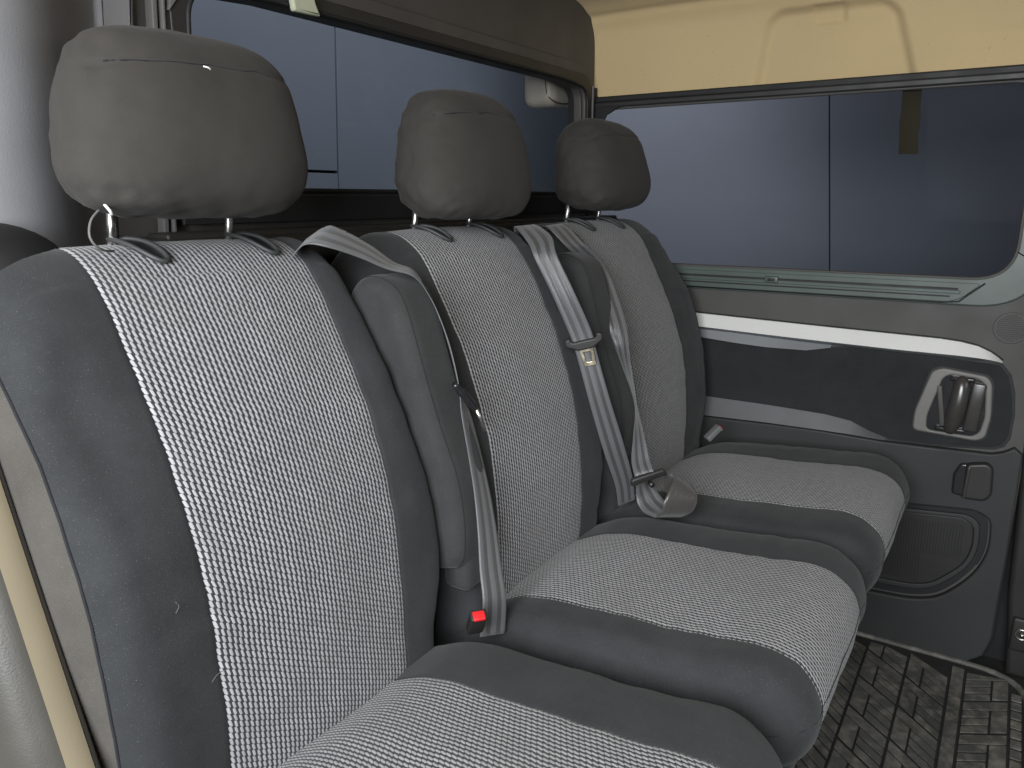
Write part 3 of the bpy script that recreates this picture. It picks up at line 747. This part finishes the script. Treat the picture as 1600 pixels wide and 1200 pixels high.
def build_seat(cx, W, hw, label, seed, cushW, cushX, topdrop=.055, corner=.034, pipes=(-1, 1), cso=0, chw=.142, right=None):
    root = empty('van_seat', (cx, .45, .0), label, 'seat', 'seats of the rear bench in woven covers')
    def wfn(x, base, h):
        z = base[1]; ax = abs(x)
        if ax <= h: return x
        f = 1-.22*sstep(.48, .37, z)*(0 if (seed == 1 and x < 0) else 1)
        g2 = (right+(.030 if seed == 1 else .012)*sstep(.78, .50, z)-h)/(W/2-h) if (right and x > 0) else 1
        return math.copysign(h+(ax-h)*f*g2, x)
    def relief(x, base, p, t):
        ax = abs(x); front = 1 if p[0] < .80 and p[1] < .93 else .3
        b = .005*math.sin(math.pi*min(1, max(0, (ax-hw)/(W/2-hw))))*front if ax > hw else .004*math.cos(ax/hw*math.pi/2)*front
        # shallow drag wrinkles at the lower end and by the shoulder
        b += .0022*noise.noise(Vector((x*4+seed, p[1]*34+x*6, 2.0)))*front
        b += .0012*max(0, noise.noise(Vector((x*3+seed*2, p[1]*80+x*9, 7.0))))*front
        if seed == 1: b -= .010*math.exp(-((x+.215)/.035)**2-((p[1]-.80)/.05)**2)
        b += .0035*gauss(ax-W/2+.06, .03)*noise.noise(Vector((seed*2.3, p[1]*9, x*12)))
        return b
    def drop(x, pt, base):
        ax = abs(x); k = max(0, (ax-W*.30)/(W*.20))
        d = topdrop*(k**2.4)*sstep(.74, .93, base[1]) if base[1] > .5 else 0
        return Vector((pt[0]-d*.28*0, pt[1]-d))
    body, V, n, cols, m = pad('backrest', cx, W, hw, outerB, innerB, corner, root, (M_fab, M_weave, M_gusset), gusset=(W/2-corner*.30) if seed == 1 else None, relief=relief, width_fn=wfn, drop_fn=drop, seed=seed, names=('backrest', 'backrest_panel'))
    # piping along both front edges
    for sgn in pipes:
        tx = sgn*(W/2-corner*(.30 if seed == 1 else .8))
        ci = min(range(n), key=lambda i: abs(cols[i][1]-tx) if cols[i][0] == 'd' else 9)
        pth = [V[j*n+ci] for j in range(3, int(m*.60))]
        pth = [pth[i] for i in range(0, len(pth), 2)]
        tube('piping', pth, .0016, M_pipe, body, 6)
    # seat cushion
    CO = [(.75, .28), (.70, .315), (.64, .355), (.57, .384), (.45, .397), (.36, .403), (.28, .411), (.215, .417), (.175, .409), (.148, .386), (.135, .352), (.139, .318), (.156, .293), (.192, .278), (.30, .27), (.50, .26), (.72, .25)]
    CI = [(.70, .255), (.68, .27), (.62, .305), (.55, .328), (.45, .335), (.36, .338), (.30, .345), (.25, .35), (.235, .350), (.226, .345), (.220, .340), (.220, .335), (.226, .330), (.240, .325), (.32, .32), (.50, .30), (.69, .265)]
    cw = cushW
    def cwf(x, base, h): return x+cso*(1-max(0, (abs(x)-h)/(cw/2-h)))
    def crel(x, base, p, t):
        ax = abs(x)
        b = .0035*math.sin(math.pi*min(1, max(0, (ax-hw)/(cw/2-hw)))) if ax > hw else .003*math.cos(ax/hw*math.pi/2)
        b += .0022*noise.noise(Vector((x*3+seed*1.7, p[0]*38, 5.0)))*(1 if p[0] < .45 else .4)*sstep(.33, .40, p[1])
        b += .0030*noise.noise(Vector((x*6+seed*1.1, p[0]*10, p[1]*6)))
        # the front edge sags a little unevenly
        return b
    def cdrop(x, pt, base):
        ax = abs(x); k = max(0, (ax-cw*.32)/(cw*.18))
        fr = sstep(.30, .13, base[0])
        y = pt[0]+.040*(k**2.2)*fr; z = pt[1]-.012*(k**2)*sstep(.3, .36, base[1])
        return Vector((y, z))
    cb, V2, n2, cols2, m2 = pad('cushion', cushX, cw, chw, CO, CI, .050, root, (M_fab, M_weave), relief=crel, width_fn=cwf, drop_fn=cdrop, seed=seed+5, names=('cushion', 'cushion_panel'))
    for sgn in (-1, 1):
        tx = sgn*cw/2
        ci = min(range(n2), key=lambda i: abs(cols2[i][1]-tx) if cols2[i][0] == 'd' else 9)
        pth = [V2[j*n2+ci] for j in range(11, int(m2*.82), 2)]
        tube('piping', pth, .0016, M_pipe, cb, 6)
    for fr_ in (.62, .66):
        jj = int(m2*fr_)
        pth = [V2[jj*n2+i] for i in range(3, n2-3, 3)]
        if fr_ == .62: tube('seam', pth, .0012, M_pipe, cb, 5)
    rbox('seat_skirt', (cushX, .445, .256), (cw*.965, .56, .09), .03, M_fab, root)
    rbox('seat_base', (cushX, .50, .06), (cw*.84, .46, .36), .02, M_black, root)
    return root, body
seatA, bodyA = build_seat(.583, .545, .145, 'nearest van seat at the left, its cushion cut off by the bottom of the photo', 1, .530, .575, .055, .052, (-1,), -.015, .140, .223)
seatB, bodyB = build_seat(1.108, .505, .144, 'middle van seat, between the two upright padded armrests', 2, .515, 1.122, .055, .034, (), -.027, .142, .238)
seatC, bodyC = build_seat(1.668, .625, .150, 'far van seat against the sliding door', 3, .600, 1.655, .075, .034, (1,), -.010, .150)

_pf = catmull(FRONT, 12)
def surf_z(y):
    q = [p for p in _pf if p.y > .8 and p.x < .90]
    for a, b in zip(q, q[1:]):
        if a.x <= y <= b.x: return a.y+(b.y-a.y)*(y-a.x)/(b.x-a.x)+.004
    return q[-1].y
def headrest(root, cx, hz, w, h, d, seed, yc=.838):
    seatx = {1: .578, 2: 1.110, 3: 1.645}[seed]
    hw_, hh, hd_ = w/2, h/2, d/2
    bm = bmesh.new(); N = 44
    P = []; idx = {}
    faces = []
    def vert(v):
        key = (round(v[0], 5), round(v[1], 5), round(v[2], 5))
        if key not in idx: idx[key] = len(P); P.append(Vector(v))
        return idx[key]
    for ax in range(3):
        for sg in (-1, 1):
            for i in range(N):
                for j in range(N):
                    q = []
                    for (a, b) in ((i, j), (i+1, j), (i+1, j+1), (i, j+1)):
                        u = math.tan((a/N*2-1)*math.pi/4); v = math.tan((b/N*2-1)*math.pi/4)
                        c = [0, 0, 0]; c[ax] = sg; c[(ax+1) % 3] = u*sg; c[(ax+2) % 3] = v
                        q.append(vert(c))
                    faces.append(tuple(q))
    V = []; UV = []
    for p in P:
        x, y, z = p
        pe = {1: 3.5, 2: 3.1, 3: 2.9}[seed]
        if x < 0 and z < 0: pe = 4.6
        if x > 0 and z > 0: pe += .5
        n2 = (abs(x)**pe+abs(z)**pe)**(1/pe)
        rr = (n2**3.1+abs(y)**3.1)**(1/3.1)
        x, y, z = x/rr, y/rr, z/rr
        # outline: broad shoulders, softer top corners, flatter underside
        if x < 0: sx = 1.02-{1: .20, 2: .30, 3: .28}[seed]*sstep(-.5, 1.1, z)+.05*sstep(0, -.6, z)
        else: sx = 1.0+.03*sstep(0, .8, z)-.04*sstep(-.1, -.9, z)
        X_ = x*hw_*sx; Z_ = z*hh*(1.0 if z > 0 else .93); Y_ = y*hd_*(1-.12*z)
        if z < 0: Z_ += .012*gauss(x, .5)*0
        Y_ += (Z_)*.22                                    # leans back
        if y < 0: Y_ -= .010*math.cos(x*math.pi/2)*math.cos(z*math.pi/2)
        # sewn seam near the top of the front and over the side
        sz = .64-.10*x*x+.05*x
        g_ = gauss((z-sz), .022)
        k = 1-.010*g_*(1 if y < .35 else 0)
        pt = Vector((X_*k, Y_*k+(.003*g_ if y < 0 else 0), Z_*k))
        nz_ = noise.noise(Vector((x*1.6+seed*7, y*1.6, z*1.6)))*.0040+noise.noise(Vector((x*6+seed*5, y*6, z*5)))*.0008
        # puckers at the left cheek and lower corner
        nz_ += .0030*gauss(x+.80, .22)*noise.noise(Vector((seed*3, z*6.5, y*4)))
        nz_ += .0030*gauss(x+.75, .3)*gauss(z+.85, .3)*noise.noise(Vector((x*14, z*10, seed)))
        if z < -.6: pt.z += .003*noise.noise(Vector((x*5, y*4, seed*4.4)))
        pt *= (1+nz_/.12)
        V.append(Vector((cx+pt.x, yc+pt.y, hz+pt.z))); UV.append((pt.x, pt.z+pt.y))
    o = mesh('headrest', V, faces, M_head, root, UV)
    # seam thread
    sp = []
    for i in range(40):
        x = -.80+1.62*i/39; sz = .64-.10*x*x+.05*x
        best = None
        n2 = (abs(x)**3.3)
        # project on front surface by nearest vertex
        tgt = (cx+x*hw_*(1-.13*sstep(.15, 1, sz)), hz+sz*hh)
        best = min((v for v in V if v.y < yc+.03), key=lambda v: (v.x-tgt[0])**2+(v.z-tgt[1])**2+(v.y-yc+.05)**2*.05)
        sp.append(best+Vector((0, -.0002, 0)))
    sp = catmull([sp[i] for i in range(0, 40, 4)], 6)
    tube('seam', sp, .0009, M_pipe, o, 5)
    for i, (px, py) in enumerate(((-.079, .872), (.079, .872))):
        cx = seatx
        top = Vector((cx+px*1.0, py-.012, hz-hh*.70)); bt = Vector((cx+px*1.0, py, .925))
        tube('post', [top, top.lerp(bt, .5), bt], .0052, M_steel, o, 14)
        # stitched slot in the cover below the post
        pts = []
        for k in range(32):
            a = 2*math.pi*k/32
            yy_ = .842+.032*math.cos(a); xx_ = .35*(.874-yy_)+.0135*math.copysign(abs(math.sin(a))**.8, math.sin(a))
            pts.append(Vector((cx+px+.004+xx_, yy_, surf_z(yy_)+.0035)))
        tube('slot_trim', pts, .0032, M_slot, root, 8, True)
        mesh('slot', [p+Vector((0, 0, -.0012)) for p in pts], [tuple(range(28))], M_black, root, smooth=False)
    return o
headrest(seatA, .583, 1.078, .294, .214, .125, 1, .828)
headrest(seatB, 1.140, 1.070, .304, .226, .135, 2, .838)
headrest(seatC, 1.694, 1.073, .310, .212, .150, 3, .845)
# elastic loop at the lower corner of the nearest headrest
tube('elastic_loop', catmull([(.452, .80, .990), (.438, .795, .978), (.432, .79, .962), (.440, .79, .950), (.456, .80, .946), (.478, .83, .944)], 6), .0014, M_trim, seatA, 6)
tube('thread_tuft', catmull([(.558, .7555, 1.1375), (.562, .753, 1.1365), (.566, .754, 1.135)], 4), .0009, M_thread, seatA, 6)
tube('thread_tuft', catmull([(.4465, .782, .994), (.449, .778, .988), (.452, .78, .984)], 4), .0016, M_thread, seatA, 6)

def armrest(cx, root, w=.094, z0=.455, z1=.895, off=.038, seed=1):
    # closed side profile following the backrest slope
    def L(z): return .666+max(0, (z-.60))*.26 if z > .6 else .666+(z-.6)*.10
    O = [(L(.5)+.02, z0-.005), (L(.5)-.020, z0+.01), (L(.52)-off+.004, z0+.05), (L(.60)-off, .60), (L(.70)-off, .70), (L(.80)-off, .80), (L(.86)-off+.004, z1-.035), (L(.88)-off+.020, z1-.010), (L(.9)+.012, z1), (L(.9)+.045, z1-.012), (L(.88)+.065, .84), (L(.75)+.065, .72), (L(.6)+.065, .60), (L(.5)+.05, z0+.03), (L(.5)+.035, z0)]
    I = []
    for (y, z) in O:
        zc = min(max(z, z0+.055), z1-.055); I.append((L(zc)+.010, zc))
    body, V, n, cols, m = pad('armrest', cx, w, 0, O, I, .026, root, (M_pad,), nx_flat=8, names=('armrest',), seed=seed, amp=.0015, width_fn=lambda x, b_, h_: x+.030*sstep(.82, .50, b_.y))
    for sgn in (-1, 1):
        tx = sgn*(w/2-.026*.62)
        ci = min(range(n), key=lambda i: abs(cols[i][1]-tx) if cols[i][0] == 'd' else 9)
        tube('seam', [V[j*n+ci] for j in range(7, m-18, 2)], .0009, M_pipe, body, 5)
    return body
armrest(.840, seatB, seed=4)
armrest(1.385, seatC, .100, seed=6)
rbox('hinge_cover', (.875, .655, .445), (.05, .05, .06), .014, M_pad, seatB)

# ---------------------------------------------------------------- belts
def ribbon(name, rows, mat_, parent=None, th=.0013, n=8, nu=10):
    A = catmull([r[0] for r in rows], n); Bq = catmull([r[1] for r in rows], n)
    V = []; UV = []; s = 0
    for i in range(len(A)):
        if i: s += ((A[i]+Bq[i])/2-(A[i-1]+Bq[i-1])/2).length
        for k in range(nu+1):
            t = k/nu; V.append(A[i].lerp(Bq[i], t)); UV.append((t, s))
    F = [(i*(nu+1)+k, i*(nu+1)+k+1, (i+1)*(nu+1)+k+1, (i+1)*(nu+1)+k) for i in range(len(A)-1) for k in range(nu)]
    o = mesh(name, V, F, mat_, parent, UV)
    md = o.modifiers.new('thickness', 'SOLIDIFY'); md.thickness = th; md.offset = 0
    return o
b1 = empty('seat_belt', (.86, .62, .40), 'grey striped seat belt hanging twisted beside the near armrest, its tongue seen edge-on', 'seat belt', 'grey seat belts')
ribbon('webbing', [((0.700, 0.800, 0.925), (0.775, 0.850, 0.945)), ((0.703, 0.775, 0.942), (0.770, 0.806, 0.962)), ((0.721, 0.752, 0.938), (0.768, 0.778, 0.960)),
    ((0.763, 0.738, 0.923), (0.802, 0.754, 0.937)), ((0.798, 0.722, 0.906), (0.831, 0.737, 0.912)), ((0.832, 0.702, 0.893), (0.868, 0.732, 0.897)),
    ((0.852, 0.690, 0.862), (0.897, 0.728, 0.857)), ((0.862, 0.678, 0.825), (0.905, 0.714, 0.816)), ((0.867, 0.666, 0.784), (0.910, 0.702, 0.772)), ((0.868, 0.655, 0.738), (0.912, 0.690, 0.724)),
    ((0.865, 0.650, 0.716), (0.908, 0.677, 0.704)), ((0.861, 0.645, 0.693), (0.905, 0.661, 0.681)), ((0.861, 0.634, 0.636), (0.902, 0.642, 0.631)),
    ((0.859, 0.623, 0.580), (0.896, 0.621, 0.573)), ((0.852, 0.612, 0.524), (0.890, 0.605, 0.517)), ((0.842, 0.602, 0.469), (0.880, 0.589, 0.462)),
    ((0.832, 0.590, 0.423), (0.871, 0.575, 0.416)), ((0.824, 0.590, 0.372), (0.866, 0.574, 0.362))], M_belt, b1)
tube('tongue_cover', catmull([(.846, .646, .743), (.862, .643, .727), (.878, .640, .708), (.884, .637, .699)], 4), [.0045]*3+[.0065]*7+[.005]*3, M_gloss, b1, 10)
tube('tongue_plate', [(.884, .636, .700), (.890, .632, .684), (.8955, .629, .664)], .0034, M_steel, b1, 10)
b2 = empty('seat_belt', (1.27, .65, .43), 'grey seat belt lying flat over the middle seat, its steel tongue facing out', 'seat belt', 'grey seat belts')
rows2 = [((1.320, 0.850, 0.930), (1.385, 0.850, 0.930)), ((1.245, 0.800, 0.948), (1.300, 0.790, 0.951)), ((1.220, 0.755, 0.920), (1.255, 0.727, 0.932)), ((1.210, 0.733, 0.890), (1.230, 0.700, 0.900)),
    ((1.224, 0.705, 0.828), (1.236, 0.668, 0.838)), ((1.245, 0.678, 0.752), (1.259, 0.641, 0.762)), ((1.252, 0.665, 0.708), (1.267, 0.632, 0.719)), ((1.267, 0.644, 0.618), (1.283, 0.611, 0.632)),
    ((1.295, 0.626, 0.520), (1.318, 0.594, 0.533)), ((1.335, 0.618, 0.44), (1.358, 0.590, 0.452)), ((1.359, 0.620, 0.385), (1.378, 0.592, 0.398))]
ribbon('webbing', rows2, M_belt, b2)
# tongue: frame of axes along the belt
def frame(o_, xdir, ydir):
    x_ = Vector(xdir).normalized(); y_ = Vector(ydir); y_ = (y_-x_*y_.dot(x_)).normalized(); z_ = x_.cross(y_)
    Mx = Matrix((x_, y_, z_)).transposed().to_4x4(); Mx.translation = Vector(o_); return Mx
lft = Vector((1.248, .672, .736)); rgt = Vector((1.264, .634, .747))
cen = (lft+rgt)/2
Tm = frame(cen, rgt-lft, Vector((-.02, .028, .09)))
nrm = Tm.to_3x3().col[2]
toC = Vector((0, 0, 1))-cen
if nrm.dot(toC) < 0: print('tongue normal away')
Tm.translation = cen+nrm*.001
plate('tongue_cover', [rounded([(-.036, .010), (-.036, -.002), (-.014, -.014), (.014, -.014), (.036, -.002), (.036, .010), (.026, .014), (.022, .004), (-.022, .004), (-.026, .014)], .004, 4)], M_dark, b2, Tm, .010, .0035, seg=3)
tfo = rounded([(-.014, -.008), (.014, -.008), (.012, -.047), (-.010, -.047)], .003, 4); tfi = rounded([(-.007, -.019), (.007, -.019), (.006, -.039), (-.005, -.039)], .002, 3)
plate('tongue_plate', [tfo, tfi], M_tongue, b2, Matrix.Translation(nrm*.003) @ Tm, .003, .0008)
b3 = empty('seat_belt', (1.3, .52, .42), 'grey seat belt dropping from the far seat and curled into a loop on the cushions', 'seat belt', 'grey seat belts')
rows3 = [((1.400, 0.850, 0.93), (1.455, 0.850, 0.932)), ((1.352, 0.795, 0.945), (1.405, 0.785, 0.949)), ((1.366, 0.755, 0.905), (1.402, 0.737, 0.913)), ((1.415, 0.748, 0.875), (1.452, 0.726, 0.880)), ((1.423, 0.731, 0.849), (1.450, 0.699, 0.846)),
    ((1.406, 0.707, 0.808), (1.436, 0.672, 0.805)), ((1.388, 0.671, 0.750), (1.414, 0.640, 0.749)), ((1.392, 0.640, 0.676), (1.370, 0.610, 0.687)), ((1.374, 0.600, 0.604), (1.342, 0.582, 0.617)),
    ((1.330, 0.580, 0.552), (1.316, 0.554, 0.566)), ((1.294, 0.566, 0.513), (1.297, 0.532, 0.524)), ((1.275, 0.550, 0.489), (1.281, 0.515, 0.501))]
c0 = Vector((1.303, .503, .450))                    # middle of the curled loop resting on the cushions
def lp(a, b, c): return c0+Rv*a*.001159-Uv*b*.001159+Fv*c
for A_, B_ in (((-42, -8, .012), (-19, -27, .022)), ((-40, 10, .016), (-6, -6, .030)), ((-32, 25, .004), (10, 14, .022)), ((-17, 31, -.022), (32, 33, -.006)),
               ((-9, 21, -.040), (45, 20, -.024)), ((-4, -2, -.046), (50, -2, -.030)), ((13, -32, -.030), (48, -12, -.016)), ((9, -38, -.002), (44, -20, .012)), ((4, -28, .018), (36, -10, .030)), ((2, -8, .026), (30, 8, .036))):
    rows3.append((lp(*A_), lp(*B_)))
ribbon('webbing', rows3[:-6], M_belt, b3)
ribbon('loose_end', rows3[-7:], M_belt2, b3)
lf, rt_ = Vector((1.262, .552, .486)), Vector((1.300, .505, .505))
T3 = frame((lf+rt_)/2, rt_-lf, Vector((-.1, -.05, .35)))
if T3.to_3x3().col[2].dot(Vector((0, 0, 1))-cen) < 0: T3 = frame((lf+rt_)/2, lf-rt_, Vector((-.1, -.05, .35)))
plate('tongue_cover', [rounded([(-.036, -.008), (.036, -.008), (.033, .008), (-.033, .008)], .006, 5)], M_dark, b3, Matrix.Translation(T3.to_3x3().col[2]*.002) @ T3, .010, .004, seg=3)
tube('tongue_stud', [(1.277, .520, .482), (1.270, .512, .481)], .005, M_gloss, b3, 12)

# buckles
def buckle(name, c, rot, lab, red_on_top, s=1.0):
    r_ = empty(name, c, lab, 'buckle', 'belt buckles')
    Mx = Matrix.Translation(c) @ rot.to_4x4()
    def bx(nm, cc, sz, rd, mt):
        bm = bmesh.new(); bmesh.ops.create_cube(bm, size=1); bmesh.ops.scale(bm, vec=[q*s for q in sz], verts=bm.verts)
        bmesh.ops.bevel(bm, geom=bm.edges[:], offset=rd*s, segments=3, profile=.5, affect='EDGES')
        bmesh.ops.translate(bm, vec=[q*s for q in cc], verts=bm.verts); bmesh.ops.transform(bm, matrix=Mx, verts=bm.verts)
        return autosmooth(bm_obj(nm, bm, mt, r_), 50)
    bx('buckle_body', (0, 0, -.030), (.036, .024, .075), .004, M_buckle if not red_on_top else M_dark)
    bx('button_rim', (0, -.001, .006), (.038, .026, .010), .003, M_dark if red_on_top else M_buckle)
    bx('release_button', (0, -.004, .0095), (.028, .022, .010), .003, M_red)
    return r_
buckle('belt_buckle', (.786, .566, .432), Matrix.Rotation(R_(-40), 3, 'Z') @ Matrix.Rotation(R_(35), 3, 'X'), 'black buckle with a red release button at the foot of the near seat belt', True, .62)
buckle('belt_buckle', (1.840, .575, .436), Matrix.Rotation(R_(50), 3, 'Z') @ Matrix.Rotation(R_(48), 3, 'X'), 'grey buckle with a red top behind the far seat cushion', False, .58)
# lint on the covers
for i, (pts) in enumerate(([(.418, .6405, .514), (.426, .6395, .520), (.438, .639, .519)], [(.395, .653, .600), (.399, .653, .606), (.396, .653, .612)])):
    o = tube('lint_thread', catmull(pts, 4), .00035, M_trim, seatA, 5)
S.cycles.max_bounces = 8; S.cycles.transparent_max_bounces = 12
S.cycles.use_denoising = True
